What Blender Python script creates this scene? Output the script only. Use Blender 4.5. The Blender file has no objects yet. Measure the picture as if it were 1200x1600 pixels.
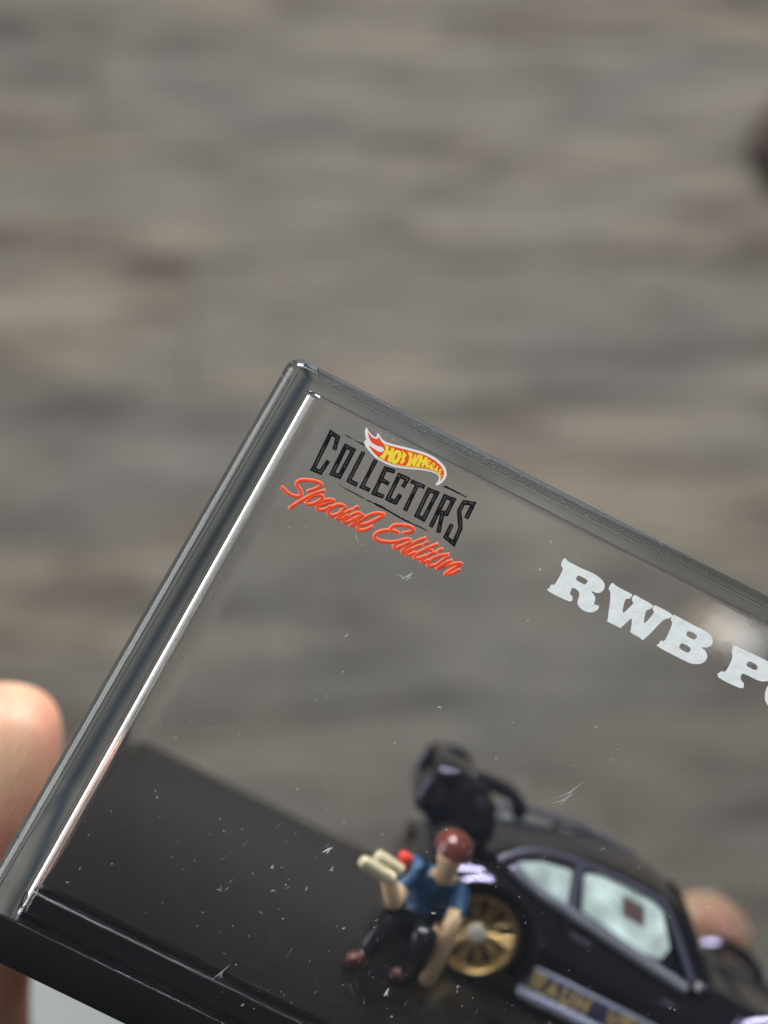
import bpy, bmesh, math, random
from mathutils import Matrix, Vector
from mathutils.geometry import tessellate_polygon
from mathutils.bvhtree import BVHTree

random.seed(7)
scene = bpy.context.scene
COL = scene.collection
MM = 0.001

# ------------------------------------------------------------------ camera, world, lamps, exposure
PITCH = math.radians(68)                      # the phone looks steeply down at the floor
AX = Vector((0, math.cos(PITCH), -math.sin(PITCH)))
UP = Vector((0, math.sin(PITCH), math.cos(PITCH)))
CAM_M = Matrix(((1, UP.x, -AX.x, 0.0), (0, UP.y, -AX.y, 0.0), (0, UP.z, -AX.z, 0.83), (0, 0, 0, 1)))
cam_data = bpy.data.cameras.new('camera')
cam = bpy.data.objects.new('camera', cam_data)
COL.objects.link(cam)
cam.matrix_world = CAM_M
cam_data.sensor_fit = 'VERTICAL'
cam_data.sensor_height = 36.0
cam_data.lens = 2340 / 1600 * 36.0
cam_data.clip_start = 0.005
cam_data.clip_end = 60
cam_data.dof.use_dof = True
cam_data.dof.focus_distance = 0.1300
cam_data.dof.aperture_fstop = cam_data.lens / 3.7
scene.camera = cam

world = bpy.data.worlds.new('World')
scene.world = world
world.use_nodes = True
bg = world.node_tree.nodes['Background']
bg.inputs[0].default_value = (0.80, 0.86, 0.95, 1)     # even light of the room
bg.inputs[1].default_value = 0.18


def area(name, loc, target, sx, sy, power, col):
    d = bpy.data.lights.new(name, 'AREA')
    d.shape = 'RECTANGLE'
    d.size, d.size_y, d.energy, d.color = sx, sy, power, col
    o = bpy.data.objects.new(name, d)
    COL.objects.link(o)
    o.location = loc
    o.rotation_euler = (Vector(target) - Vector(loc)).to_track_quat('-Z', 'Y').to_euler()
    return o


area('window_light', (-1.75, 0.30, 1.50), (0, 0.1, 0.62), 1.5, 1.2, 38, (0.97, 0.985, 1.0))
area('front_window_light', (0.15, 1.45, 1.88), (0, 0.1, 0.6), 1.15, 0.85, 108, (0.98, 0.985, 1.0))
area('added_warm_glare_light', (0.488, -0.953, 2.210), (0, 0.1, 0.7), 0.03, 0.03, 0.018, (1.0, 0.72, 0.5))  # added lamp, there only for its warm glare on the clear front
area('added_white_glare_light', (0.513, -0.960, 2.197), (0, 0.1, 0.7), 0.03, 0.03, 0.026, (0.95, 0.97, 1.0))  # second added lamp, white half of the same glare

vs = scene.view_settings
vs.view_transform = 'Standard'
vs.look = 'None'
vs.exposure = -0.5
vs.gamma = 1.0
vs.use_curve_mapping = False
cy = scene.cycles
cy.max_bounces = 40
cy.transmission_bounces = 36
cy.glossy_bounces = 24
cy.diffuse_bounces = 4
cy.transparent_max_bounces = 16
cy.sample_clamp_indirect = 45
cy.blur_glossy = 0.2
cy.use_denoising = True
try:
    cy.denoiser = 'OPENIMAGEDENOISE'
    cy.denoising_input_passes = 'RGB_ALBEDO_NORMAL'
except Exception:
    pass

# the display case is held tilted in front of the lens: case axes (x along, y into depth, z up) in lens axes
CASE_R = Matrix((
    (0.891972, -0.011944, 0.451932),
    (-0.450553, 0.058868, 0.890807),
    (-0.037244, -0.998194, 0.047127)
))
CASE_T = Vector((-31.5421, -32.9502, -131.8010))
CASE_M = CAM_M @ Matrix.Translation(CASE_T * MM) @ CASE_R.to_4x4()


# ------------------------------------------------------------------ materials
def new_mat(name):
    m = bpy.data.materials.new(name)
    m.use_nodes = True
    return m, m.node_tree.nodes, m.node_tree.links, m.node_tree.nodes['Principled BSDF']


def plain(name, col, rough=0.5, metal=0.0, coat=0.0, spec=0.5, var=0.0, scale=900.0, bump=0.0, sss=0.0, detail=5):
    m, N, L, b = new_mat(name)
    b.inputs['Base Color'].default_value = (*col, 1)
    b.inputs['Roughness'].default_value = rough
    b.inputs['Metallic'].default_value = metal
    b.inputs['Specular IOR Level'].default_value = spec
    b.inputs['Coat Weight'].default_value = coat
    b.inputs['Coat Roughness'].default_value = 0.04
    if var or bump:
        tc = N.new('ShaderNodeTexCoord')
        nz = N.new('ShaderNodeTexNoise')
        nz.inputs['Scale'].default_value = scale
        nz.inputs['Detail'].default_value = detail
        L.new(tc.outputs['Object'], nz.inputs['Vector'])
        if var:
            rmp = N.new('ShaderNodeValToRGB')
            rmp.color_ramp.elements[0].position = 0.3
            rmp.color_ramp.elements[1].position = 0.7
            rmp.color_ramp.elements[0].color = (*[c * (1 - var) for c in col], 1)
            rmp.color_ramp.elements[1].color = (*[min(1, c * (1 + var)) for c in col], 1)
            L.new(nz.outputs['Fac'], rmp.inputs['Fac'])
            L.new(rmp.outputs['Color'], b.inputs['Base Color'])
        if bump:
            bp = N.new('ShaderNodeBump')
            bp.inputs['Strength'].default_value = bump
            bp.inputs['Distance'].default_value = 0.0002
            L.new(nz.outputs['Fac'], bp.inputs['Height'])
            L.new(bp.outputs['Normal'], b.inputs['Normal'])
    if sss:
        b.inputs['Subsurface Weight'].default_value = sss
        b.inputs['Subsurface Radius'].default_value = (0.008, 0.003, 0.0015)
        b.inputs['Subsurface Scale'].default_value = 0.6
    return m


def clear_plastic():
    m, N, L, b = new_mat('clear_polystyrene')
    b.inputs['Base Color'].default_value = (0.985, 0.992, 0.995, 1)
    b.inputs['Roughness'].default_value = 0.0
    b.inputs['IOR'].default_value = 1.5
    b.inputs['Transmission Weight'].default_value = 1.0
    tc = N.new('ShaderNodeTexCoord')
    nz = N.new('ShaderNodeTexNoise')
    nz.inputs['Scale'].default_value = 130
    nz.inputs['Detail'].default_value = 3
    bp = N.new('ShaderNodeBump')
    bp.inputs['Strength'].default_value = 0.006
    bp.inputs['Distance'].default_value = 0.0003
    va = N.new('ShaderNodeVolumeAbsorption')          # a smoky tint that shows only along the thick edges
    va.inputs['Color'].default_value = (0.62, 0.72, 0.78, 1)
    va.inputs['Density'].default_value = 13
    L.new(va.outputs[0], N['Material Output'].inputs['Volume'])
    L.new(tc.outputs['Object'], nz.inputs['Vector'])
    L.new(nz.outputs['Fac'], bp.inputs['Height'])
    L.new(bp.outputs['Normal'], b.inputs['Normal'])
    return m


def floor_mat(i):
    m, N, L, b = new_mat('floorboard_grey_oak')
    tc = N.new('ShaderNodeTexCoord')
    oi = N.new('ShaderNodeObjectInfo')
    add = N.new('ShaderNodeVectorMath')
    mulr = N.new('ShaderNodeVectorMath')
    mulr.operation = 'SCALE'
    comb = N.new('ShaderNodeCombineXYZ')
    for k in range(3):
        L.new(oi.outputs['Random'], comb.inputs[k])
    L.new(comb.outputs[0], mulr.inputs[0])
    mulr.inputs['Scale'].default_value = 37.0
    L.new(tc.outputs['Object'], add.inputs[0])
    L.new(mulr.outputs[0], add.inputs[1])

    def noise(sx, sy, det, dist):
        mp = N.new('ShaderNodeMapping')
        mp.inputs['Scale'].default_value = (sx, sy, 1)
        nz = N.new('ShaderNodeTexNoise')
        nz.inputs['Scale'].default_value = 1
        nz.inputs['Detail'].default_value = det
        nz.inputs['Distortion'].default_value = dist
        L.new(add.outputs[0], mp.inputs['Vector'])
        L.new(mp.outputs[0], nz.inputs['Vector'])
        return nz
    n1 = noise(8, 44, 5, 0.7)
    n2 = noise(30, 300, 5, 0.2)
    n3 = noise(4, 12, 2, 0.8)
    r1 = N.new('ShaderNodeValToRGB')
    e = r1.color_ramp.elements
    e[0].position, e[0].color = 0.32, (0.050, 0.038, 0.030, 1)
    e[1].position, e[1].color = 0.68, (0.160, 0.144, 0.119, 1)
    k = e.new(0.47)
    k.color = (0.113, 0.101, 0.083, 1)
    L.new(n1.outputs['Fac'], r1.inputs['Fac'])
    r2 = N.new('ShaderNodeValToRGB')
    r2.color_ramp.elements[0].position, r2.color_ramp.elements[0].color = 0.3, (0.7, 0.7, 0.7, 1)
    r2.color_ramp.elements[1].position, r2.color_ramp.elements[1].color = 0.7, (1.15, 1.15, 1.15, 1)
    L.new(n2.outputs['Fac'], r2.inputs['Fac'])
    mx = N.new('ShaderNodeMix')
    mx.data_type = 'RGBA'
    mx.blend_type = 'MULTIPLY'
    mx.inputs[0].default_value = 1.0
    L.new(r1.outputs['Color'], mx.inputs[6])
    L.new(r2.outputs['Color'], mx.inputs[7])
    r3 = N.new('ShaderNodeValToRGB')
    r3.color_ramp.elements[0].position, r3.color_ramp.elements[0].color = 0.35, (0.72, 0.74, 0.77, 1)
    r3.color_ramp.elements[1].position, r3.color_ramp.elements[1].color = 0.65, (1.10, 1.05, 0.98, 1)
    L.new(n3.outputs['Fac'], r3.inputs['Fac'])
    my = N.new('ShaderNodeMix')
    my.data_type = 'RGBA'
    my.blend_type = 'MULTIPLY'
    my.inputs[0].default_value = 1.0
    L.new(mx.outputs[2], my.inputs[6])
    L.new(r3.outputs['Color'], my.inputs[7])
    L.new(my.outputs[2], b.inputs['Base Color'])
    b.inputs['Roughness'].default_value = 0.6
    b.inputs['Specular IOR Level'].default_value = 0.25
    return m


def skin_mat():
    m, N, L, b = new_mat('skin')
    tc = N.new('ShaderNodeTexCoord')
    n1 = N.new('ShaderNodeTexNoise')
    n1.inputs['Scale'].default_value = 75
    n1.inputs['Detail'].default_value = 4
    n2 = N.new('ShaderNodeTexNoise')
    n2.inputs['Scale'].default_value = 420
    n2.inputs['Detail'].default_value = 3
    L.new(tc.outputs['Object'], n1.inputs['Vector'])
    L.new(tc.outputs['Object'], n2.inputs['Vector'])
    r = N.new('ShaderNodeValToRGB')
    r.color_ramp.elements[0].position, r.color_ramp.elements[0].color = 0.38, (0.66, 0.29, 0.205, 1)
    r.color_ramp.elements[1].position, r.color_ramp.elements[1].color = 0.60, (0.72, 0.47, 0.31, 1)
    L.new(n1.outputs['Fac'], r.inputs['Fac'])
    r2 = N.new('ShaderNodeValToRGB')
    r2.color_ramp.elements[0].position, r2.color_ramp.elements[0].color = 0.3, (0.85, 0.80, 0.78, 1)
    r2.color_ramp.elements[1].position, r2.color_ramp.elements[1].color = 0.7, (1, 1, 1, 1)
    L.new(n2.outputs['Fac'], r2.inputs['Fac'])
    mx = N.new('ShaderNodeMix')
    mx.data_type = 'RGBA'
    mx.blend_type = 'MULTIPLY'
    mx.inputs[0].default_value = 1
    L.new(r.outputs['Color'], mx.inputs[6])
    L.new(r2.outputs['Color'], mx.inputs[7])
    L.new(mx.outputs[2], b.inputs['Base Color'])
    wv = N.new('ShaderNodeTexWave')                     # finger print ridges
    wv.inputs['Scale'].default_value = 420
    wv.inputs['Distortion'].default_value = 9
    wv.inputs['Detail Scale'].default_value = 0.4
    L.new(tc.outputs['Object'], wv.inputs['Vector'])
    bp = N.new('ShaderNodeBump')
    bp.inputs['Strength'].default_value = 0.6
    bp.inputs['Distance'].default_value = 0.0002
    L.new(wv.outputs['Fac'], bp.inputs['Height'])
    L.new(bp.outputs['Normal'], b.inputs['Normal'])
    b.inputs['Roughness'].default_value = 0.42
    b.inputs['Subsurface Weight'].default_value = 0.18
    b.inputs['Subsurface Radius'].default_value = (0.006, 0.002, 0.001)
    b.inputs['Subsurface Scale'].default_value = 0.5
    return m


M_CLEAR = clear_plastic()
M_BASE = plain('black_base_plastic', (0.007, 0.007, 0.008), rough=0.28, spec=0.36, var=0.15, scale=300, bump=0.03)
M_DECK = plain('charcoal_card_deck', (0.011, 0.0105, 0.0105), rough=0.30, var=0.25, scale=160, bump=0.05)
M_BLACKINK = plain('black_ink', (0.008, 0.008, 0.009), rough=0.28, bump=0.5, scale=2500)
M_GREYINK = plain('ink_highlight_grey', (0.085, 0.085, 0.09), rough=0.45, var=0.7, scale=1500)  # grey for the light caught on the black letters, put into the colour
M_WHITEINK = plain('silver_white_ink', (0.84, 0.89, 0.88), rough=0.5, var=0.05, scale=1800, bump=0.15)
M_PUREWHITE = plain('white_ink', (0.86, 0.86, 0.85), rough=0.45)
M_RED = plain('flame_red_ink', (0.86, 0.085, 0.02), rough=0.45, var=0.08, scale=1200)
M_ORANGE = plain('flame_orange_ink', (0.95, 0.42, 0.03), rough=0.45)
M_YELLOW = plain('flame_yellow_ink', (0.95, 0.76, 0.05), rough=0.45)
M_SALMON = plain('script_lit_edge', (0.90, 0.24, 0.16), rough=0.5, var=0.1, scale=1500)  # lighter rim: lit edge of the raised script, painted in
M_SCARLET = plain('script_red_ink', (0.88, 0.085, 0.022), rough=0.45, var=0.12, scale=1500)
M_DUST = plain('dust', (0.55, 0.55, 0.52), rough=0.9, var=0.6, scale=300)
M_SCUFF = plain('scuff', (0.36, 0.36, 0.35), rough=0.8, var=0.5, scale=400)
M_PAINT = plain('black_candy_paint', (0.085, 0.080, 0.115), rough=0.10, metal=1.0)
M_TRIM = plain('dark_violet_trim', (0.075, 0.075, 0.110), rough=0.2, coat=0.5)
M_PANE = plain('pale_pane_reflection', (0.50, 0.61, 0.58), rough=0.08, var=0.5, scale=260)  # pale mottling paints a broken bright reflection on the panes
M_DARKGLASS = plain('dark_glass', (0.05, 0.045, 0.035), rough=0.08, spec=0.35)
M_RUBBER = plain('tyre_rubber', (0.014, 0.014, 0.014), rough=0.75, var=0.2)
M_GOLD = plain('gold_wheel', (0.52, 0.36, 0.15), rough=0.42, metal=0.85)
M_GOLDINK = plain('gold_ink', (0.60, 0.44, 0.16), rough=0.5)
M_CREAM = plain('cream_paint', (0.72, 0.62, 0.40), rough=0.5, var=0.06, scale=700)
M_CHROME = plain('pale_nut', (0.62, 0.60, 0.50), rough=0.35, metal=0.3)
M_TAIL = plain('dark_red_tail_lamp', (0.04, 0.006, 0.006), rough=0.15)
M_REDCAN = plain('red_can_paint', (0.78, 0.05, 0.03), rough=0.35)
M_GAP = plain('dark_brown_seat', (0.09, 0.055, 0.05), rough=0.6)
M_BELT = plain('lit_shoulder_pale', (0.34, 0.36, 0.42), rough=0.22, metal=0.5)  # pale tone paints the lit shoulder of the door
M_SILL = plain('pale_violet_sill', (0.27, 0.29, 0.38), rough=0.35)
M_NAVY = plain('navy_band', (0.045, 0.045, 0.10), rough=0.3)
M_ENGINE = plain('engine_black', (0.012, 0.012, 0.012), rough=0.6)
M_SHIRT = plain('blue_shirt_paint', (0.016, 0.075, 0.175), rough=0.5, var=0.15, scale=500)
M_TROUSER = plain('black_trouser_paint', (0.012, 0.014, 0.018), rough=0.22)
M_SKINPAINT = plain('painted_skin', (0.80, 0.56, 0.34), rough=0.5, var=0.05, scale=500)
M_SHOE = plain('brown_shoe_paint', (0.13, 0.045, 0.036), rough=0.4)
M_CAP = plain('maroon_cap_paint', (0.17, 0.045, 0.036), rough=0.2)
M_SKIN = skin_mat()
M_NAIL = plain('finger_nail', (0.80, 0.50, 0.42), rough=0.3)
M_SLIPPER = plain('dark_brown_leather', (0.045, 0.018, 0.014), rough=0.5, var=0.2, scale=60)
M_SOLE = plain('slipper_sole', (0.03, 0.02, 0.018), rough=0.8)
M_CLOTH = plain('pale_grey_cloth', (0.24, 0.25, 0.245), rough=0.9, var=0.05, scale=40, bump=0.3)


# ------------------------------------------------------------------ helpers
def empty(name, local_mm=None, matrix=None):
    o = bpy.data.objects.new(name, None)
    o.empty_display_size = 0.01
    COL.objects.link(o)
    o.matrix_world = matrix if matrix is not None else CASE_M @ Matrix.Translation(Vector(local_mm) * MM)
    return o


def tag(o, label=None, cat=None, group=None, kind=None):
    for k, v in (('label', label), ('category', cat), ('group', group), ('kind', kind)):
        if v:
            o[k] = v
    return o


def link_bm(name, bm, mat, parent=None, org=(0, 0, 0), smooth=True, scale=MM, angle=35):
    """bmesh in millimetres (case or thing axes) -> one mesh object under parent; org is the parent's origin"""
    bmesh.ops.translate(bm, verts=bm.verts, vec=-Vector(org))
    bmesh.ops.scale(bm, verts=bm.verts, vec=(scale, scale, scale))
    bmesh.ops.recalc_face_normals(bm, faces=bm.faces)
    me = bpy.data.meshes.new(name)
    bm.to_mesh(me)
    bm.free()
    for m in (mat if isinstance(mat, (list, tuple)) else [mat]):
        me.materials.append(m)
    if smooth:
        me.polygons.foreach_set('use_smooth', [True] * len(me.polygons))
        try:
            me.set_sharp_from_angle(angle=math.radians(angle))
        except Exception:
            pass
    o = bpy.data.objects.new(name, me)
    COL.objects.link(o)
    if parent:
        o.parent = parent
    return o


def box_bm(x0, x1, y0, y1, z0, z1, bevel=0.0, seg=3, bm=None):
    nb = bmesh.new()
    bmesh.ops.create_cube(nb, size=1)
    for v in nb.verts:
        v.co = Vector(((x0 + x1) / 2 + v.co.x * (x1 - x0), (y0 + y1) / 2 + v.co.y * (y1 - y0), (z0 + z1) / 2 + v.co.z * (z1 - z0)))
    if bevel:
        bmesh.ops.bevel(nb, geom=nb.edges[:], offset=bevel, segments=seg, affect='EDGES', profile=0.5)
    if bm is None:
        return nb
    join_bm(bm, nb)
    return bm


def join_bm(a, b):
    m = bpy.data.meshes.new('tmp')
    b.to_mesh(m)
    b.free()
    a.from_mesh(m)
    bpy.data.meshes.remove(m)


def smooth_line(pts, n=5, closed=False):
    P = [Vector(p) for p in pts]
    out = []
    N = len(P)
    rng = range(N if closed else N - 1)
    for i in rng:
        p0 = P[(i - 1) % N] if closed or i > 0 else P[i]
        p1, p2 = P[i], P[(i + 1) % N]
        p3 = P[(i + 2) % N] if closed or i + 2 < N else P[-1]
        for k in range(n):
            t = k / n
            out.append(0.5 * ((2 * p1) + (p2 - p0) * t + (2 * p0 - 5 * p1 + 4 * p2 - p3) * t * t + (3 * p1 - p0 - 3 * p2 + p3) * t ** 3))
    if not closed:
        out.append(P[-1])
    return out


def ribbon(bm, pts, widths, y, rise=0.03, closed=False, ramp=0.0):
    """raised ink stroke on the case front: pts in (x, z) mm, ridge towards -y"""
    P = [Vector(p) for p in pts]
    n = len(P)
    if not isinstance(widths, (list, tuple)):
        widths = [widths] * n
    rows = []
    for i in range(n):
        a = P[(i - 1) % n] if closed or i > 0 else P[i]
        c = P[(i + 1) % n] if closed or i < n - 1 else P[i]
        d1 = (P[i] - a)
        d2 = (c - P[i])
        if d1.length < 1e-9:
            d1 = d2
        if d2.length < 1e-9:
            d2 = d1
        d1.normalize()
        d2.normalize()
        t = d1 + d2
        if t.length < 0.25:
            t = d1
        t.normalize()
        nn = Vector((-t.y, t.x))
        k = 1 / max(0.62, abs(nn.dot(Vector((-d1.y, d1.x)))))
        w = widths[i] / 2 * k
        p = P[i]
        yy = y - ramp * i / n
        ext = Vector((0, 0))
        if not closed and i == 0:
            ext = -d2 * widths[0] * 0.35
        if not closed and i == n - 1:
            ext = d1 * widths[-1] * 0.35
        p = p + ext
        row = []
        for s, h in ((-1, 0.0), (-0.72, 1.0), (0.72, 1.0), (1, 0.0)):
            q = p + nn * w * s
            row.append(bm.verts.new((q.x, yy - rise * h, q.y)))
        rows.append(row)
    for i in range(n if closed else n - 1):
        r0, r1 = rows[i], rows[(i + 1) % n]
        for k in range(3):
            bm.faces.new((r0[k], r0[k + 1], r1[k + 1], r1[k]))
    if not closed:
        bm.faces.new(rows[0])
        bm.faces.new(rows[-1][::-1])


def slab(polys, y0, y1, axis='y', at=None):
    """closed solid from an outline with holes; outline in (x, z), thickness from y0 to y1 (mm)"""
    bm = bmesh.new()
    loops = [[Vector((p[0], p[1], 0)) for p in poly] for poly in polys]
    tris = tessellate_polygon(loops)
    flat = [p for lp in loops for p in lp]
    f = (lambda p, y: (p.x, y, p.y)) if at is None else at
    A = [bm.verts.new(f(p, y0)) for p in flat]
    B = [bm.verts.new(f(p, y1)) for p in flat]
    for t in tris:
        for S, o in ((A, 1), (B, -1)):
            try:
                bm.faces.new([S[i] for i in t][::o])
            except ValueError:
                pass
    k = 0
    for lp in loops:
        n = len(lp)
        for i in range(n):
            a, b = k + i, k + (i + 1) % n
            try:
                bm.faces.new((A[a], A[b], B[b], B[a]))
            except ValueError:
                pass
        k += n
    return bm


def tube(bm, pts, radii, seg=10):
    P = [Vector(p) for p in pts]
    if not isinstance(radii, (list, tuple)):
        radii = [radii] * len(P)
    rows = []
    ref = None
    for i, p in enumerate(P):
        t = (P[min(i + 1, len(P) - 1)] - P[max(i - 1, 0)]).normalized()
        if ref is None:
            ref = t.orthogonal().normalized()
        u = (ref - t * ref.dot(t)).normalized()
        ref = u
        w = t.cross(u)
        rows.append([bm.verts.new(p + (u * math.cos(a) + w * math.sin(a)) * radii[i]) for a in [2 * math.pi * k / seg for k in range(seg)]])
    for r0, r1 in zip(rows, rows[1:]):
        for k in range(seg):
            bm.faces.new((r0[k], r0[(k + 1) % seg], r1[(k + 1) % seg], r1[k]))
    bm.faces.new(rows[0][::-1])
    bm.faces.new(rows[-1])


def lathe_y(bm, c, prof, seg=36, ring=False):
    """profile of (radius, y) spun about the y axis through c"""
    rows = []
    for r, y in prof:
        rows.append([bm.verts.new((c[0] + r * math.cos(2 * math.pi * k / seg), c[1] + y, c[2] + r * math.sin(2 * math.pi * k / seg))) for k in range(seg)])
    for r0, r1 in zip(rows, rows[1:]):
        for k in range(seg):
            bm.faces.new((r0[k], r0[(k + 1) % seg], r1[(k + 1) % seg], r1[k]))
    if ring:
        for k in range(seg):
            bm.faces.new((rows[-1][k], rows[-1][(k + 1) % seg], rows[0][(k + 1) % seg], rows[0][k]))
    else:
        bm.faces.new(rows[0])
        bm.faces.new(rows[-1][::-1])


def evaluated(bm, mods, name='tmp'):
    """run modifiers on a bmesh (millimetres) and give the result back as a bmesh"""
    me = bpy.data.meshes.new(name)
    bm.to_mesh(me)
    bm.free()
    o = bpy.data.objects.new(name, me)
    COL.objects.link(o)
    mods(o)
    dg = bpy.context.evaluated_depsgraph_get()
    ev = o.evaluated_get(dg)
    m2 = bpy.data.meshes.new_from_object(ev)
    out = bmesh.new()
    out.from_mesh(m2)
    bpy.data.objects.remove(o)
    bpy.data.meshes.remove(me)
    bpy.data.meshes.remove(m2)
    return out


def skin_body(chains, root, subdiv=2):
    """chains: lists of (point, radius) sharing equal points; grown to one continuous surface"""
    bm = bmesh.new()
    idx = {}
    rad = {}
    verts = []
    for ch in chains:
        prev = None
        for p, r in ch:
            key = tuple(round(c, 3) for c in p)
            if key not in idx:
                idx[key] = len(verts)
                verts.append(bm.verts.new(p))
                rad[key] = r
            v = verts[idx[key]]
            if prev is not None and prev is not v and bm.edges.get((prev, v)) is None:
                bm.edges.new((prev, v))
            prev = v
    rl = [None] * len(verts)
    for k, i in idx.items():
        rl[i] = rad[k]
    rk = idx[tuple(round(c, 3) for c in root)]

    def mods(o):
        m = o.modifiers.new('Skin', 'SKIN')
        m.use_smooth_shade = True
        m.branch_smoothing = 0.6
        if not o.data.skin_vertices:
            raise RuntimeError('no skin layer')
        for i, sv in enumerate(o.data.skin_vertices[0].data):
            r = rl[i]
            sv.radius = r if isinstance(r, tuple) else (r, r)
            sv.use_root = (i == rk)
        s = o.modifiers.new('Sub', 'SUBSURF')
        s.levels = subdiv
        s.render_levels = subdiv
    return evaluated(bm, mods)

# ------------------------------------------------------------------ floor of grey oak boards
M_FLOOR = floor_mat(0)
M_SUB = plain('subfloor', (0.03, 0.028, 0.026), rough=0.9)
floor = link_bm('floor', box_bm(-2.2, 2.2, -1.6, 3.0, -0.05, -0.012), M_SUB, scale=1.0, smooth=False)
tag(floor, 'grey brown wood board floor far below the case', kind='structure')
plank_mesh = None
PW, PL = 0.098, 1.22
for r in range(46):
    for c in range(-2, 3):
        x = c * PL + (r * 0.47 % 1.0) * PL
        y = -1.5 + r * PW
        if not (-1.9 < x < 1.9):
            continue
        if plank_mesh is None:
            p = link_bm('plank', box_bm(-PL / 2 + 0.0002, PL / 2 - 0.0002, -PW / 2 + 0.0002, PW / 2 - 0.0002, -0.012, 0.0, bevel=0.0005, seg=1), M_FLOOR, floor, scale=1.0, smooth=False)
            plank_mesh = p.data
        else:
            p = bpy.data.objects.new('plank', plank_mesh)
            COL.objects.link(p)
            p.parent = floor
        p.location = (x, y, random.uniform(-0.0004, 0.0004))

# ------------------------------------------------------------------ pale cloth and brown slipper lying on the floor
bm = bmesh.new()
NX, NY = 46, 46
grid = []
for j in range(NY + 1):
    row = []
    for i in range(NX + 1):
        u, v = i / NX, j / NY
        x = -0.42 + 0.40 * u + 0.012 * math.sin(7 * v + 1)
        y = -0.36 + 0.44 * v + 0.010 * math.sin(6 * u)
        edge = min(u, 1 - u, v, 1 - v)
        h = 0.007 + min(1, edge * 9) * (0.010 + 0.006 * math.sin(9 * u + 4 * v) + 0.004 * math.sin(17 * v - 6 * u + 2) + 0.002 * math.sin(31 * u + 12 * v))
        row.append(bm.verts.new((x, y, h)))
    grid.append(row)
for j in range(NY):
    for i in range(NX):
        bm.faces.new((grid[j][i], grid[j][i + 1], grid[j + 1][i + 1], grid[j + 1][i]))
ex = bmesh.ops.extrude_face_region(bm, geom=bm.faces[:])
bmesh.ops.translate(bm, verts=[e for e in ex['geom'] if isinstance(e, bmesh.types.BMVert)], vec=(0, 0, -0.006))
cloth = link_bm('folded_cloth', bm, M_CLOTH, scale=1.0, angle=60)
tag(cloth, 'blurred pale grey cloth on the floor below the black base', 'cloth')

sl = empty('slipper', matrix=Matrix.Translation((0.240, 0.590, 0.0)))
tag(sl, 'blurred dark brown rounded slipper toe at the right edge of the floor', 'slipper')
outline = []
for k in range(48):
    a = 2 * math.pi * k / 48
    cx = 0.135 - 0.135 * math.cos(a)
    wid = 0.056 * (1 - 0.16 * math.cos(a) ** 2 + 0.10 * math.cos(a))
    outline.append((cx, wid * math.sin(a) * (1 if abs(math.cos(a)) < 0.8 else 1.0)))
sole = slab([outline], 0.0, 0.016, at=lambda p, y: (p.x, p.y, y))
link_bm('sole', sole, M_SOLE, sl, scale=1.0)
bm = bmesh.new()
rows = []
for i in range(15):
    t = i / 14
    rr = math.sqrt(max(0.0, 1 - (1 - t) ** 2.2))
    x = 0.003 + 0.155 * t
    w, h = 0.056 * min(1, rr * 1.05), 0.016 + 0.048 * rr * (0.55 + 0.45 * t)
    rows.append([bm.verts.new((x, -w * math.cos(math.pi * k / 14), 0.014 + (h - 0.014) * math.sin(math.pi * k / 14) ** 0.8)) for k in range(15)])
for a, b in zip(rows, rows[1:]):
    for k in range(14):
        bm.faces.new((a[k], a[k + 1], b[k + 1], b[k]))
bmesh.ops.remove_doubles(bm, verts=bm.verts, dist=1e-5)
bmesh.ops.solidify(bm, geom=bm.faces[:], thickness=0.003)
link_bm('upper', bm, M_SLIPPER, sl, scale=1.0)

# ------------------------------------------------------------------ display case
case = empty('display_case', (62.5, 33, -7.2))
tag(case, 'clear plastic display case with printed front on a black base', 'display case')
CO = (62.5, 33, -7.2)
W = 125.0


def shell_box(xb0, xb1, xt0, xt1, y0, y1, z0, z1, r, seg, rt):
    nb = bmesh.new()
    co = [(xb0, y0, z0), (xb1, y0, z0), (xb1, y1, z0), (xb0, y1, z0), (xt0, y0, z1), (xt1, y0, z1), (xt1, y1, z1), (xt0, y1, z1)]
    V = [nb.verts.new(c) for c in co]
    for f in ((0, 3, 2, 1), (4, 5, 6, 7), (0, 1, 5, 4), (1, 2, 6, 5), (2, 3, 7, 6), (3, 0, 4, 7)):
        nb.faces.new([V[i] for i in f])
    nb.normal_update()
    up = [e for e in nb.edges if abs(e.verts[0].co.z - e.verts[1].co.z) > 1]
    bmesh.ops.bevel(nb, geom=up, offset=r, segments=seg, affect='EDGES', profile=0.5)
    nb.normal_update()
    rim = [e for e in nb.edges if all(abs(v.co.z - z1) < 1e-4 for v in e.verts) and any(abs(f.normal.z) < 0.7 for f in e.link_faces)]
    bmesh.ops.bevel(nb, geom=rim, offset=rt, segments=seg // 2 + 1, affect='EDGES', profile=0.5)
    bot = [f for f in nb.faces if all(abs(v.co.z - z0) < 1e-4 for v in f.verts)]
    bmesh.ops.delete(nb, geom=bot, context='FACES_ONLY')
    return nb


outer = shell_box(-3.35, W + 3.35, -0.05, W + 0.05, 0.0, 66.4, -3.15, 52.3, 1.35, 10, 1.15)
inner = shell_box(-0.18, W + 0.18, 2.3, W - 2.3, 2.2, 64.2, -3.15, 50.25, 1.45, 12, 0.5)
bmesh.ops.reverse_faces(inner, faces=inner.faces)
join_bm(outer, inner)
be = [e for e in outer.edges if e.is_boundary]
bmesh.ops.bridge_loops(outer, edges=be)
cover = link_bm('cover', outer, M_CLEAR, case, CO, angle=50)
wn = cover.modifiers.new('normals', 'WEIGHTED_NORMAL')
wn.weight = 100
wn.keep_sharp = True

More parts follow.
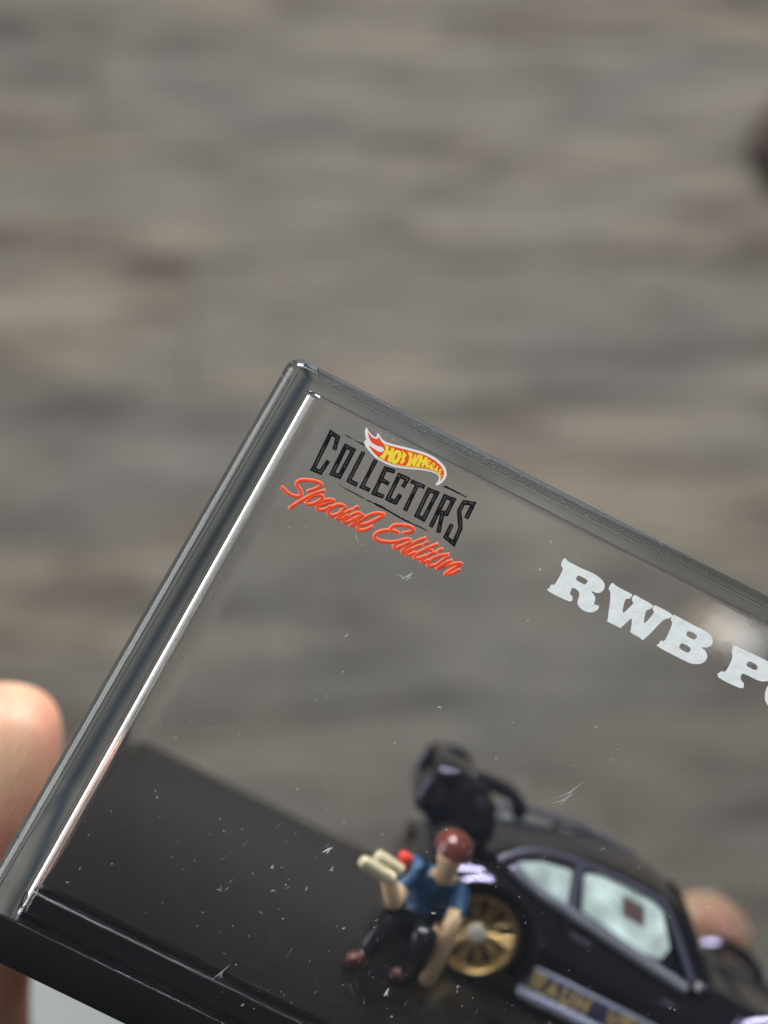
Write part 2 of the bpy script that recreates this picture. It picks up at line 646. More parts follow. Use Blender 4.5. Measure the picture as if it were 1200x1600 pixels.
base = link_bm('base', box_bm(-3.5, W + 3.5, -0.15, 66.6, -7.2, -3.2, bevel=0.18, seg=2), M_BASE, case, CO)
tag(base, 'black base plate')
link_bm('ledge', box_bm(0.05, W - 0.05, 2.45, 64.0, -3.25, -0.7, bevel=0.6, seg=4), M_BASE, base, CO)
link_bm('deck', box_bm(0.7, W - 0.7, 3.6, 63.8, -1.2, 0.0, bevel=0.2, seg=2), M_DECK, base, CO)

# ---- print on the front, in millimetres on the front face
BLOCK_LETTERS = [([(6.89,46.67),(6.72,47.69),(6.05,47.77),(6.07,44.20),(6.78,44.30),(6.86,45.35)],0),([(7.70,47.30),(8.41,47.27),(8.39,44.69),(7.70,44.61)],1),([(9.30,47.40),(9.28,44.71),(9.97,44.77)],0),([(10.54,47.28),(10.54,44.80),(11.18,44.83)],0),([(12.34,47.21),(11.65,47.11),(11.70,44.78),(12.47,44.83)],0),([(11.71,46.06),(12.36,46.08)],0),([(13.72,46.46),(13.77,47.17),(13.00,47.15),(13.02,44.86),(13.75,44.84),(13.82,45.60)],0),([(14.23,47.12),(15.25,47.22)],0),([(14.75,47.14),(14.81,44.70)],0),([(15.83,47.18),(16.58,47.22),(16.56,44.66),(15.88,44.71)],1),([(17.43,44.46),(17.39,47.30),(18.13,47.38),(18.17,45.99),(17.65,45.92)],0),([(17.78,45.92),(18.23,44.36)],0),([(19.86,46.56),(19.86,47.84),(19.02,47.59),(19.02,46.70),(19.78,45.46),(19.92,43.93),(18.98,44.16),(19.02,45.26)],0)]
RULES = [([(6.95,48.10),(7.38,48.12),(7.88,48.10)],[0.60,1.80,0.80]),([(8.01,48.09),(8.50,48.11),(9.02,48.12)],[1.20,2.60,3.20]),([(8.56,44.03),(9.52,43.99),(10.47,43.97),(11.16,43.95)],[0.70,2,2.60,2]),([(11.35,43.95),(12.33,43.98),(13.40,43.96),(14.50,43.89),(15.62,43.89),(16.55,43.92),(17.42,43.92)],[2.40,4.20,3,3.40,2.60,1.80,0.50]),([(16.88,48.05),(17.36,48.08),(17.86,48.08),(18.49,48.08),(19.12,48.07)],[3.60,3.60,3,1.80,0.40])]
SCRIPT_STROKES = [[(4.35,41.61),(5.05,41.38),(5.72,41.41),(6.17,41.70),(5.83,42.12),(5.37,42.42),(5.50,42.83),(6.13,43.18),(6.84,43.38),(7.29,43.37),(7.09,42.88),(6.51,42.31)],[(7.78,43.00),(7.07,42.31),(6.35,41.26),(5.76,40.28)],[(6.80,41.36),(7.14,42.16),(7.81,42.50),(7.82,42.07),(7.32,41.44),(6.90,41.29)],[(7.87,41.53),(8.39,42.04),(8.88,42.55),(8.48,42.47),(7.96,42.02),(7.78,41.52),(8.14,41.29),(8.61,41.60),(8.83,42.02)],[(9.87,42.13),(10.03,42.50),(9.63,42.54),(9.13,42.17),(8.90,41.55),(9.25,41.32),(9.66,41.62),(9.98,42.10)],[(10.61,42.57),(10.18,41.95),(9.83,41.34),(10.25,41.55),(10.53,42.00)],[(10.80,42.76),(11.00,43.04)],[(11.74,42.55),(11.28,42.60),(10.87,42.18),(10.43,41.36),(10.88,41.54),(11.37,42.18),(11.71,42.57),(11.42,41.95),(11.21,41.33),(11.55,41.70),(11.77,42.13)],[(11.71,41.76),(12.04,42.58),(12.60,43.20),(13.30,43.48),(13.01,42.88),(12.32,42.03),(11.82,41.66),(11.85,41.36),(12.20,41.35),(12.61,41.69),(12.89,42.08)],[(15.21,42.62),(14.77,42.62),(13.97,42.23),(13.52,41.76),(13.49,41.38),(14.02,41.26),(14.92,41.58),(15.44,41.92)],[(14.38,42.39),(14.48,42.94),(14.99,43.29),(15.74,43.54),(16.21,43.44),(16.02,43.10),(15.59,42.84)],[(16.38,42.52),(16.09,42.47),(15.50,41.92),(15.36,41.44),(15.54,41.28),(15.89,41.65),(16.49,42.42)],[(17.47,43.27),(16.90,42.60),(16.31,41.67),(16.26,41.28),(16.56,41.55),(16.86,41.95)],[(17.43,42.55),(17.03,42.10),(16.60,41.38),(16.87,41.31),(17.22,41.73)],[(17.66,42.76),(17.82,43.03)],[(18.66,43.28),(18.13,42.65),(17.46,41.75),(17.41,41.30),(17.80,41.45),(18.16,41.85)],[(17.94,42.53),(18.45,42.57)],[(18.88,42.59),(18.48,42.20),(18.07,41.40),(18.34,41.37),(18.62,41.68)],[(18.97,42.78),(19.24,43.07)],[(19.91,42.90),(19.25,42.41),(18.81,41.81),(18.76,41.28),(19.11,41.34),(19.53,41.86),(19.93,42.81)],[(20.40,42.55),(20.00,42.06),(19.55,41.33)],[(19.65,41.38),(20.08,41.88),(20.33,42.01),(20.76,42.40),(21.25,42.67),(20.92,42.09),(20.46,41.27),(20.86,41.47),(21.38,42.16)]]
FLAME_WHITE = [(8.58,49.56),(8.88,49.34),(9.37,49.16),(9.67,49.18),(9.64,49.55),(9.91,49.44),(10.26,49.25),(10.74,49.21),(11.73,49.40),(12.85,49.66),(13.84,49.85),(14.74,49.92),(15.58,49.80),(16.19,49.55),(16.55,49.18),(16.67,48.70),(16.55,48.20),(16.28,47.82),(16.15,47.89),(16.21,48.23),(16.14,48.51),(15.85,48.66),(15.38,48.66),(14.56,48.43),(13.59,48.05),(12.73,47.73),(11.90,47.54),(11.14,47.51),(10.44,47.57),(9.79,47.78),(9.31,48.01),(8.99,48.27),(8.97,48.53),(9.05,48.56),(8.72,48.95),(8.56,49.26)]
FLAME_RED = [(8.88,49.23),(9.31,49.03),(9.81,49.05),(9.90,49.30),(10.29,49.03),(10.77,49.00),(11.82,49.23),(12.94,49.48),(13.93,49.67),(14.77,49.71),(15.53,49.59),(16.09,49.34),(16.38,49.02),(16.44,48.66),(16.36,48.24),(16.28,48.58),(15.94,48.80),(15.38,48.82),(14.49,48.58),(13.51,48.21),(12.66,47.89),(11.89,47.72),(11.12,47.68),(10.50,47.76),(9.88,47.99),(9.44,48.23),(9.84,48.22),(10.34,48.16),(10.69,48.24),(10.79,48.52),(10.56,48.65),(10.06,48.56),(9.57,48.60),(9.18,48.84)]
FLAME_ORANGE = [(16.36,48.24),(16.28,48.58),(15.94,48.80),(15.38,48.82),(14.49,48.58),(13.51,48.21),(12.66,47.89),(11.89,47.72),(12.06,47.83),(12.62,47.97),(13.47,48.28),(14.45,48.66),(15.32,48.93),(15.95,48.92),(16.32,48.68)]
FLAME_LETTERS = [[(10.59,48.93),(11.06,48.97),(11.13,48.62),(11.34,48.66),(11.26,48.98),(11.56,49.01),(11.63,48.45),(11.82,47.76),(11.48,47.77),(11.39,48.30),(11.19,48.26),(11.18,47.71),(10.71,47.77),(10.84,48.08),(10.90,48.66)],[(11.72,48.96),(12.06,49.07),(12.28,48.93),(12.39,48.56),(12.40,48.09),(12.19,47.81),(11.89,47.80),(11.70,48.01),(11.62,48.48),(11.64,48.78)],[(12.19,49.19),(12.56,49.07),(12.77,48.98),(12.72,48.72),(12.74,48.50),(12.84,48.59),(12.84,48.33),(12.71,48.08),(12.54,48.12),(12.52,48.54),(12.39,48.64),(12.41,48.91)],[(12.67,49.28),(13.15,49.37),(13.21,49.13),(13.34,48.80),(13.37,49.09),(13.31,49.35),(13.46,49.40),(13.57,49.08),(13.60,49.37),(13.62,49.53),(13.74,49.51),(13.80,49.19),(13.80,48.40),(13.63,48.40),(13.46,48.63),(13.46,48.23),(13.10,48.10),(13.14,48.47),(13.04,48.97)],[(13.74,49.55),(14.05,49.57),(14.13,49.28),(14.27,49.29),(14.23,49.58),(14.52,49.59),(14.57,49.19),(14.51,48.73),(14.32,48.68),(14.27,49.00),(14.14,48.99),(14.21,48.58),(13.85,48.42),(13.90,48.93)],[(14.64,49.50),(14.83,49.52),(14.91,49.36),(14.77,49.10),(14.88,49.04),(14.99,49.21),(15.02,48.99),(14.81,48.78),(14.65,48.84),(14.55,49.14)],[(15.09,49.46),(15.31,49.45),(15.36,49.28),(15.20,49.09),(15.28,49.01),(15.43,49.16),(15.42,48.96),(15.19,48.81),(15.04,48.88),(15.00,49.18)],[(15.53,49.37),(15.68,49.38),(15.69,49.06),(15.80,49.07),(15.76,48.92),(15.48,48.86),(15.50,49.08)],[(15.95,49.31),(16.09,49.26),(15.98,49.09),(16.12,49.04),(16.05,48.81),(15.80,48.84),(15.96,48.94),(15.84,49.06)],[(16.22,48.85),(16.33,48.82),(16.32,48.74),(16.22,48.75)]]
FLAME_LETTER_HOLE = [(11.90,48.73),(12.01,48.74),(12.10,48.49),(12.10,48.18),(12.02,48.14),(11.92,48.39)]
FLAME_E_HOLES = [[(14.68,49.34),(14.80,49.37),(14.81,49.27),(14.71,49.15)],[(15.11,49.32),(15.23,49.35),(15.23,49.26),(15.14,49.14)]]
GLYPH_R = [[(29.17,47.20),(29.58,47.09),(30.85,47.07),(32.00,47.14),(32.77,47.01),(33.15,46.85),(33.36,46.64),(33.42,46.28),(33.27,45.90),(32.88,45.73),(32.52,45.67),(32.92,45.48),(33.16,45.20),(33.26,44.78),(33.45,44.80),(33.71,44.81),(33.76,44.48),(33.49,44.11),(33.11,43.92),(32.58,43.88),(32.10,44.04),(31.86,44.31),(31.75,44.88),(31.52,45.16),(30.94,45.22),(30.93,44.79),(30.98,44.61),(31.28,44.49),(31.24,44.02),(29.18,43.98),(29.11,44.26),(29.16,44.64),(29.39,44.72),(29.45,45.22),(29.43,46.23),(29.12,46.51),(29.05,46.98)],[(30.92,46.40),(31.80,46.37),(31.82,46.10),(31.75,45.95),(30.91,45.96)]]
GLYPH_W = [[(33.88,47.16),(34.23,47.08),(35.05,47.03),(35.82,47.04),(35.84,46.72),(35.80,46.58),(35.52,46.31),(35.88,45.20),(36.26,46.22),(36.27,46.42),(36.02,46.65),(36.01,47.00),(36.15,47.11),(36.61,47.08),(37.85,47.02),(37.87,46.66),(37.65,46.39),(37.63,46.12),(37.98,45.24),(38.30,46.46),(38.10,46.62),(38.08,47.08),(39.73,47.05),(39.72,46.65),(39.43,46.40),(39.21,45.92),(38.61,44.04),(38.19,43.96),(37.27,44.01),(37.20,44.17),(36.84,45.09),(36.64,44.87),(36.33,44.02),(36.24,43.96),(35.05,43.95),(34.94,44.13),(34.41,45.60),(34.05,46.36),(33.79,46.54),(33.76,46.93)]]
GLYPH_B = [[(39.89,47.05),(40.28,47.11),(41.68,47.06),(42.93,47.08),(43.67,46.93),(44.09,46.59),(44.10,46.16),(43.81,45.81),(43.47,45.65),(43.92,45.50),(44.24,45.19),(44.28,44.71),(43.97,44.29),(43.38,44.00),(42.68,43.93),(40.04,43.97),(39.97,44.25),(39.97,44.56),(40.28,44.77),(40.19,46.26),(39.90,46.58)],[(41.75,46.41),(42.42,46.44),(42.66,46.29),(42.62,46.06),(42.37,45.93),(41.76,45.99)],[(41.71,45.18),(42.32,45.22),(42.66,45.08),(42.68,44.83),(42.45,44.66),(41.73,44.72)]]
GLYPH_P = [[(45.93,47.12),(46.39,47.14),(49.13,47.18),(50.00,46.93),(50.39,46.49),(50.32,45.93),(49.88,45.54),(49.27,45.30),(47.77,45.23),(47.84,44.68),(48.22,44.50),(48.20,44.00),(45.99,43.96),(45.95,44.52),(46.32,44.76),(46.29,46.02),(45.95,46.58)],[(47.73,46.42),(48.34,46.47),(48.70,46.28),(48.66,46.05),(48.39,45.96),(47.73,46.00)]]
GLYPH_O = [[(52.60,45.06),(52.55,44.63),(52.39,44.23),(52.14,43.92),(51.81,43.72),(51.45,43.65),(51.08,43.71),(50.74,43.91),(50.47,44.22),(50.30,44.61),(50.23,45.05),(50.28,45.48),(50.44,45.87),(50.69,46.19),(51.02,46.39),(51.38,46.46),(51.75,46.39),(52.08,46.20),(52.35,45.89),(52.53,45.50)],[(51.84,45.06),(51.83,44.84),(51.77,44.64),(51.68,44.49),(51.56,44.39),(51.43,44.35),(51.30,44.38),(51.18,44.48),(51.08,44.64),(51.01,44.83),(50.99,45.05),(51.00,45.27),(51.06,45.47),(51.15,45.62),(51.27,45.72),(51.40,45.76),(51.53,45.72),(51.65,45.62),(51.75,45.47),(51.81,45.27)]]
DUST_BIG = [(17.63, 39.58, 1.4, 0.45, 1.0, 0.3), (17.05, 39.35, 1.0, 0.12, 0.1, 0), (38.99, 29.00, 3.6, 0.14, 1.0, 0.3), (38.80, 28.14, 2.6, 0.22, 0.9, 0.3), (22.28, 14.84, 1.2, 0.5, 0.9, 0), (32.70, 5.76, 1.0, 0.4, 1.5, 0), (18.80, 0.74, 2.6, 0.16, 1.15, 0.1), (19.01, 0.59, 0.9, 0.09, 2.0, 4.5), (23.36, 13.46, 0.7, 0.3, 1.3, 0.5), (15.41, 7.42, 1.0, 0.09, 1.1, 2), (5.86, 17.80, 0.8, 0.07, 1.0, 1.0), (17.75, 39.70, 0.5, 0.3, 1, 0), (12.10, 40.61, 0.8, 0.12, 2.3, 0), (7.58, 39.45, 0.6, 0.1, 0.2, 0), (35.97, 52.18, 0.4, 0.2, 0.2, 0), (27.34, 47.94, 0.25, 0.22, 0, 0), (10.89, 49.04, 0.25, 0.2, 0, 0), (11.06, 49.69, 0.2, 0.16, 0, 0)]


S = 1 / 18.0
for glyph in (GLYPH_R, GLYPH_W, GLYPH_B, GLYPH_P, GLYPH_O):
    sm = [[tuple(q) for q in smooth_line(lp, 3, True)] for lp in glyph]
    link_bm('title_letter', slab(sm, -0.006, -0.022), M_WHITEINK, case, CO, angle=50)
for k, (pts, closed) in enumerate(BLOCK_LETTERS):
    bm = bmesh.new()
    jit = [(x + random.uniform(-.03, .03), z + random.uniform(-.03, .03)) for x, z in pts]
    fine = []
    n = len(jit)
    for i in range(n if closed else n - 1):
        a, b = Vector(jit[i]), Vector(jit[(i + 1) % n])
        for t in (0, 0.06, 0.35, 0.65, 0.94):
            fine.append(a.lerp(b, t))
    if not closed:
        fine.append(Vector(jit[-1]))
    ribbon(bm, fine, [random.uniform(6.6, 7.9) * S for _ in fine], -0.006, 0.014, bool(closed), ramp=0.006)
    lt = link_bm('block_letter', bm, M_BLACKINK, case, CO, angle=20)
    bm = bmesh.new()
    off = []
    for i, p in enumerate(fine):
        off.append(p + Vector((random.uniform(-.03, .05), random.uniform(-.03, .03))))
    cut = random.randint(2, 4)
    for s in range(0, len(off) - 2, cut + 1):
        seg = off[s:s + cut + 1]
        if len(seg) > 1:
            ribbon(bm, seg, [random.uniform(0.7, 1.5) * S for _ in seg], -0.027, 0.003)
    link_bm('highlight_inline', bm, M_GREYINK, lt, (0, 0, 0))  # thin painted highlight along the letter stroke
    # the inline lies in case axes: move it under the letter's own origin
    lt.children[0].location = -Vector(CO) * MM
for pts, w in RULES:
    bm = bmesh.new()
    f = smooth_line(pts, 3)
    ws = [w[min(len(w) - 1, i // 3)] * random.uniform(.8, 1.15) * S for i in range(len(f))]
    ribbon(bm, f, ws, -0.006, 0.02)
    link_bm('rule_line', bm, M_BLACKINK, case, CO)
for k, pts in enumerate(SCRIPT_STROKES):
    f = smooth_line(pts, 6)
    n = len(f)
    w = [(7.4 * S) * (0.86 + 0.14 * math.sin(math.pi * i / (n - 1))) for i in range(n)]
    bm = bmesh.new()
    ribbon(bm, f, w, -0.006 - 0.0015 * (k % 3), 0.016, ramp=0.010)
    st = link_bm('script_stroke', bm, M_SALMON, case, CO)
    bm = bmesh.new()
    ribbon(bm, f[1:-1], [x * 0.52 for x in w[1:-1]], -0.034 - 0.0015 * (k % 3), 0.006, ramp=0.010)
    c = link_bm('script_core', bm, M_SCARLET, st, CO)
badge = link_bm('flame_badge', slab([[tuple(q) for q in smooth_line(FLAME_WHITE, 3, True)]], -0.006, -0.018), M_PUREWHITE, case, CO)
link_bm('flame_field', slab([[tuple(q) for q in smooth_line(FLAME_RED, 3, True)]], -0.020, -0.026), M_RED, badge, CO)
link_bm('flame_edge', slab([FLAME_ORANGE], -0.028, -0.031), M_ORANGE, badge, CO)
for k, pts in enumerate(FLAME_LETTERS):
    link_bm('badge_letter', slab([pts] + ([FLAME_LETTER_HOLE] if k == 1 else [FLAME_E_HOLES[k - 5]] if k in (5, 6) else []), -0.0285, -0.035), M_YELLOW, badge, CO)

# ---- dust and scuffs on the front of the cover
def fleck(bm, x, z, ln, w, ang, bend):
    pts = []
    for i in range(5):
        t = i / 4 - 0.5
        a = ang + bend * t
        pts.append((x + ln * t * math.cos(a), z + ln * t * math.sin(a)))
    ribbon(bm, pts, [w * (1 - 1.4 * abs(i / 4 - 0.5)) for i in range(5)], -0.006, 0.012)


bm = bmesh.new()
for i in range(210):
    x = random.uniform(1.5, 58)
    z = random.uniform(-2.6, 48) if random.random() < 0.4 else random.triangular(-2.8, 24, 3)
    big = random.random() < 0.15
    fleck(bm, x, z, random.uniform(0.06, 0.15) * (3.2 if big else 1), random.uniform(0.035, 0.075), random.gauss(1.2, 0.7), random.uniform(-2.5, 2.5))
tag(link_bm('dust', bm, M_DUST, case, CO), 'tiny white dust flecks on the clear front', kind='stuff')
bm = bmesh.new()
for x, z, ln, w, a, b in DUST_BIG:
    fleck(bm, x, z, ln * .8, w * .45, a, b)
    fleck(bm, x + .12, z - .1, ln * .4, w * .3, a + .4, b)
for i in range(60):
    fleck(bm, random.uniform(3, 50), random.triangular(-1, 40, 6), random.uniform(0.2, 0.7), 0.025, random.gauss(1.25, .35), random.uniform(-.4, .4))
tag(link_bm('scuff', bm, M_SCUFF, case, CO), 'faint scuff marks on the clear front', kind='stuff')

# ------------------------------------------------------------------ toy car (its own axes: x forward, z up, near flank at -y)
CAR = (30.0, 46.0, 0.0)
car = empty('toy_car', CAR)
tag(car, 'black toy sports car with gold wheels and raised engine lid', 'toy car')

# station: x, bottom z, shoulder z, centre z, half width, half width at the bottom
ST = [(0.0, 4.0, 7.6, 7.9, 10.2, 9.4), (0.9, 2.9, 9.2, 9.6, 12.4, 11.0), (3.5, 2.3, 10.8, 11.2, 13.9, 11.8), (7, 2.0, 12.1, 12.6, 14.6, 12.2),
      (11, 1.8, 12.9, 13.4, 14.9, 12.4), (15, 1.7, 13.0, 13.6, 14.9, 12.4), (19, 1.6, 12.6, 13.4, 14.5, 12.6), (22.5, 1.5, 12.1, 13.0, 13.8, 12.9),
      (27, 1.5, 11.7, 12.4, 13.7, 12.9), (32, 1.5, 11.2, 11.9, 13.7, 12.9), (37, 1.5, 10.8, 11.5, 13.7, 12.8), (42, 1.6, 11.1, 11.2, 14.1, 12.6),
      (46, 1.7, 11.4, 10.6, 14.5, 12.4), (51, 1.8, 11.2, 9.9, 14.6, 12.2), (56, 2.0, 10.3, 9.0, 14.2, 11.8), (60.5, 2.2, 8.8, 7.9, 13.0, 11.2),
      (64, 2.6, 7.0, 6.6, 11.2, 10.0), (65.8, 3.4, 5.8, 5.7, 9.2, 8.4)]
bm = bmesh.new()
rings = []
for x, zb, zs, zc, w, wb in ST:
    x = 14 - (14 - x) * 0.60 if x < 14 else x
    h = zs - zb
    half = [(wb, zb), (w * 0.985, zb + 0.16 * h), (w, zb + 0.5 * h), (w * 0.985, zb + 0.74 * h), (w * 0.93, zb + 0.93 * h), (w * 0.82, zs), (w * 0.45, zc), (0, zc)]
    pts = [(0, zb)] + half + [(-a, b) for a, b in half[:-1][::-1]]
    rings.append([bm.verts.new((x, a, b)) for a, b in pts])
for a, b in zip(rings, rings[1:]):
    n = len(a)
    for k in range(n):
        bm.faces.new((a[k], a[(k + 1) % n], b[(k + 1) % n], b[k]))
bm.faces.new(rings[0][::-1])
bm.faces.new(rings[-1])
bmesh.ops.recalc_face_normals(bm, faces=bm.faces)

AX_R, AX_F, WZ = 14.6, 50.1, 5.25
cut_objs = []
for ax in (AX_R, AX_F):
    for s in (-1, 1):
        cb = bmesh.new()
        lathe_y(cb, (ax, s * 13.0, WZ), [(6.15, -4.6), (6.15, 6.0)] if s > 0 else [(6.15, -6.0), (6.15, 4.6)], 40)
        bmesh.ops.recalc_face_normals(cb, faces=cb.faces)
        me = bpy.data.meshes.new('cut')
        cb.to_mesh(me)
        cb.free()
        co = bpy.data.objects.new('cut', me)
        COL.objects.link(co)
        cut_objs.append(co)


def body_mods(o):
    s = o.modifiers.new('s', 'SUBSURF')
    s.levels = s.render_levels = 2
    for c in cut_objs:
        b = o.modifiers.new('b', 'BOOLEAN')
        b.object = c
        b.operation = 'DIFFERENCE'
        b.solver = 'EXACT'


bm = evaluated(bm, body_mods)
for c in cut_objs:
    bpy.data.objects.remove(c)
body = link_bm('body', bm, M_PAINT, car, (0, 0, 0), angle=40)

# flared wheel arches with a rolled lip
for ax, w in ((AX_R, 14.75), (AX_F, 14.45)):
    for s in (-1, 1):
        bm = bmesh.new()
        pts = [(ax + 6.3 * math.cos(a), s * w, WZ + 6.3 * math.sin(a)) for a in [math.radians(-8 + 196 * k / 22) for k in range(23)]]
        tube(bm, pts, 0.75, 10)
        link_bm('arch_flare', bm, M_PAINT, body)
# door shut line and handle, flank scoop, on the near and far flank
for s in (-1, 1):
    bm = bmesh.new()
    tube(bm, [(22.6, s * 13.85, 11.4), (22.3, s * 13.95, 8), (22.8, s * 13.75, 3.2)], 0.10, 6)
    tube(bm, [(38.0, s * 13.7, 10.2), (38.4, s * 13.95, 7), (38.0, s * 13.75, 3.2)], 0.10, 6)
    link_bm('door_seam', bm, M_ENGINE, body)
    link_bm('door_handle', box_bm(23.6, 26.4, s * 13.9 - .25, s * 13.9 + .25, 9.6, 10.2, bevel=.2), M_TRIM, body)
    # side skirt: navy band with gold letters over a pale lower lip
    y0 = s * 14.2
    skirt = link_bm('side_skirt', box_bm(21.6, 43.6, min(y0, s * 12.5), max(y0, s * 12.5), 2.5, 4.75, bevel=.25), M_NAVY, car)
    link_bm('skirt_lip', box_bm(21.4, 43.8, min(s * 14.75, s * 12.5), max(s * 14.75, s * 12.5), 1.35, 2.42, bevel=.3), M_SILL, skirt)
    link_bm('skirt_trim', box_bm(21.6, 43.6, min(s * 14.28, s * 13.4), max(s * 14.28, s * 13.4), 4.8, 5.05, bevel=.1), M_SILL, skirt)
STROKES = {'R': [[(0, 0), (0, 1), (.55, 1), (.6, .75), (.5, .5), (0, .5)], [(.25, .5), (.6, 0)]], 'A': [[(0, 0), (.3, 1), (.6, 0)], [(.12, .38), (.48, .38)]],
           'U': [[(0, 1), (0, .15), (.15, 0), (.45, 0), (.6, .15), (.6, 1)]], 'H': [[(0, 0), (0, 1)], [(.6, 0), (.6, 1)], [(0, .5), (.6, .5)]],
           'W': [[(0, 1), (.18, 0), (.35, .8), (.52, 0), (.7, 1)]], 'E': [[(.55, 0), (0, 0), (0, 1), (.55, 1)], [(0, .5), (.45, .5)]],
           'L': [[(0, 1), (0, 0), (.55, 0)]], 'T': [[(.3, 0), (.3, 1)], [(0, 1), (.6, 1)]]}
x = 22.3
for ch in 'RAUH WELT':
    if ch != ' ':
        bm = bmesh.new()
        for i, st in enumerate(STROKES[ch]):
            ribbon(bm, [(x + 1.75 * a, 2.85 + 1.55 * b) for a, b in st], 0.42, -14.21 - .01 * i, 0.05)
        link_bm('skirt_letter', bm, M_GOLDINK, car)
    x += 1.85

# greenhouse: station x, centre z, rail half width, rail z, belt half width, belt z
GH = [(11.0, 13.0, 9.2, 12.7, 11.6, 12.2), (15.5, 14.9, 10.0, 14.1, 12.2, 12.4), (19.5, 16.3, 10.4, 15.7, 12.6, 12.2), (24, 17.4, 10.3, 16.7, 12.8, 11.9), (29, 18.1, 10.2, 17.2, 12.95, 11.6),
      (33, 18.2, 10.15, 17.1, 13.05, 11.3), (35.5, 17.7, 10.3, 16.2, 13.1, 11.1), (38.4, 14.9, 11.2, 13.3, 13.0, 10.6), (42.0, 11.4, 11.8, 10.7, 12.6, 10.2)]
bm = bmesh.new()
rings = []
for x, zc, wr, zr, wb, zbt in GH:
    zc -= 0.35
    half = [(wb - .25, zbt - 1.2), (wb - .25, zbt), (wr - .2, zr - .15), (wr * .86, zr + (zc - zr) * .62), (wr * .45, zc), (0, zc + .05)]
    pts = half + [(-a, b) for a, b in half[:-1][::-1]]
    rings.append([bm.verts.new((x, a, b)) for a, b in pts])
for a, b in zip(rings, rings[1:]):
    n = len(a)
    for k in range(n):
        bm.faces.new((a[k], a[(k + 1) % n], b[(k + 1) % n], b[k]))
bm.faces.new(rings[0])
bm.faces.new(rings[-1][::-1])


def sub1(o):
    s = o.modifiers.new('s', 'SUBSURF')
    s.levels = s.render_levels = 2


roof = link_bm('roof', evaluated(bm, sub1), M_PAINT, car, angle=50)


def flank(p, off, s):
    """point of the side glass plane (x, z) moved off outwards"""
    y = -12.8 + (p[1] - 12) * 0.5
    return (p[0], s * -(y - off * 0.894), p[1] + off * 0.447)


QW = [(15.2, 14.1), (17.6, 15.2), (21.2, 15.75), (22.0, 12.6), (19.4, 12.6)]
DW = [(22.65, 16.1), (24.3, 16.6), (28.6, 16.8), (31.1, 16.6), (32.4, 16.1), (34.6, 13.1), (34.0, 11.6), (31.9, 11.5), (23.9, 12.6)]
GAP = [(27.6, 15.8), (30.3, 15.7), (31.0, 13.8), (28.3, 14.0)]
RAIL = [(13.2, 13.4), (15.0, 15.0), (17.3, 16.1), (21.5, 16.85), (26.9, 17.1), (30.4, 17.05), (32.3, 16.8), (35.0, 14.4), (38.3, 10.9)]
BELT = [(15.0, 13.3), (18.6, 12.3), (22.3, 11.9), (30, 10.95), (37.9, 10.1)]
for s in (-1, 1):
    for nm, poly in (('quarter_window', QW), ('door_window', DW)):
        pane = link_bm(nm, slab([poly], 0.0, 0.35, at=lambda p, y: flank((p.x, p.y), y, s)), M_PANE, car, angle=30)
    if s == -1:
        link_bm('seat_opening', slab([GAP], 0.36, 0.42, at=lambda p, y: flank((p.x, p.y), y, s)), M_GAP, pane)
    bm = bmesh.new()
    tube(bm, [flank(p, 0.35, s) for p in [tuple(q) for q in smooth_line(RAIL, 4)]], 0.42, 8)
    link_bm('window_rail', bm, M_TRIM, roof)
    bm = bmesh.new()
    tube(bm, [flank(p, 0.35, s) for p in [tuple(q) for q in smooth_line(BELT, 4)]], 0.66, 10)
    link_bm('lit_shoulder', bm, M_BELT, roof)  # pale strip drawn for the lit door shoulder under the windows
    bm = bmesh.new()
    tube(bm, [flank(p, 0.4, s) for p in ((21.9, 16.8), (22.2, 14.5), (22.9, 12.0))], 0.48, 8)
    link_bm('door_pillar', bm, M_TRIM, roof)
    # door mirror: shell, stalk and glass
    mir = link_bm('mirror', box_bm(38.6, 40.2, min(s * 13.9, s * 16.0), max(s * 13.9, s * 16.0), 10.6, 12.0, bevel=.5), M_PAINT, car)
    bm = bmesh.new()
    tube(bm, [(39.2, s * 12.9, 10.2), (39.4, s * 14.2, 11.0)], 0.35, 8)
    link_bm('stalk', bm, M_PAINT, mir)
    link_bm('mirror_glass', box_bm(38.5, 38.62, min(s * 14.2, s * 15.7), max(s * 14.2, s * 15.7), 10.9, 11.75, bevel=.05), M_CHROME, mir)
# windscreen and rear window as panes on the roof shell
bm = bmesh.new()
r2 = []
for x, zc, wr, zr in ((35.8, 17.45, 9.2, 16.1), (37.4, 16.0, 9.8, 14.6), (39.5, 13.9, 10.5, 12.6), (41.4, 12.0, 11.0, 11.2)):
    r2.append([bm.verts.new((x + .25, wr * t, zr + .2 + (zc - zr) * (1 - abs(t) ** 2.2))) for t in [-1, -.75, -.5, -.25, 0, .25, .5, .75, 1]])
for a, b in zip(r2, r2[1:]):
    for k in range(8):
        bm.faces.new((a[k], a[k + 1], b[k + 1], b[k]))
bmesh.ops.solidify(bm, geom=bm.faces[:], thickness=0.2)
link_bm('windscreen', bm, M_DARKGLASS, car)
bm = bmesh.new()
for s in (-1, 1):
    tube(bm, [(42.6, s * 3, 11.55), (41.3, s * 3 + 4, 12.3), (40.8, s * 3 + 6.0, 12.3)], .14, 6)
link_bm('wiper', bm, M_ENGINE, car)

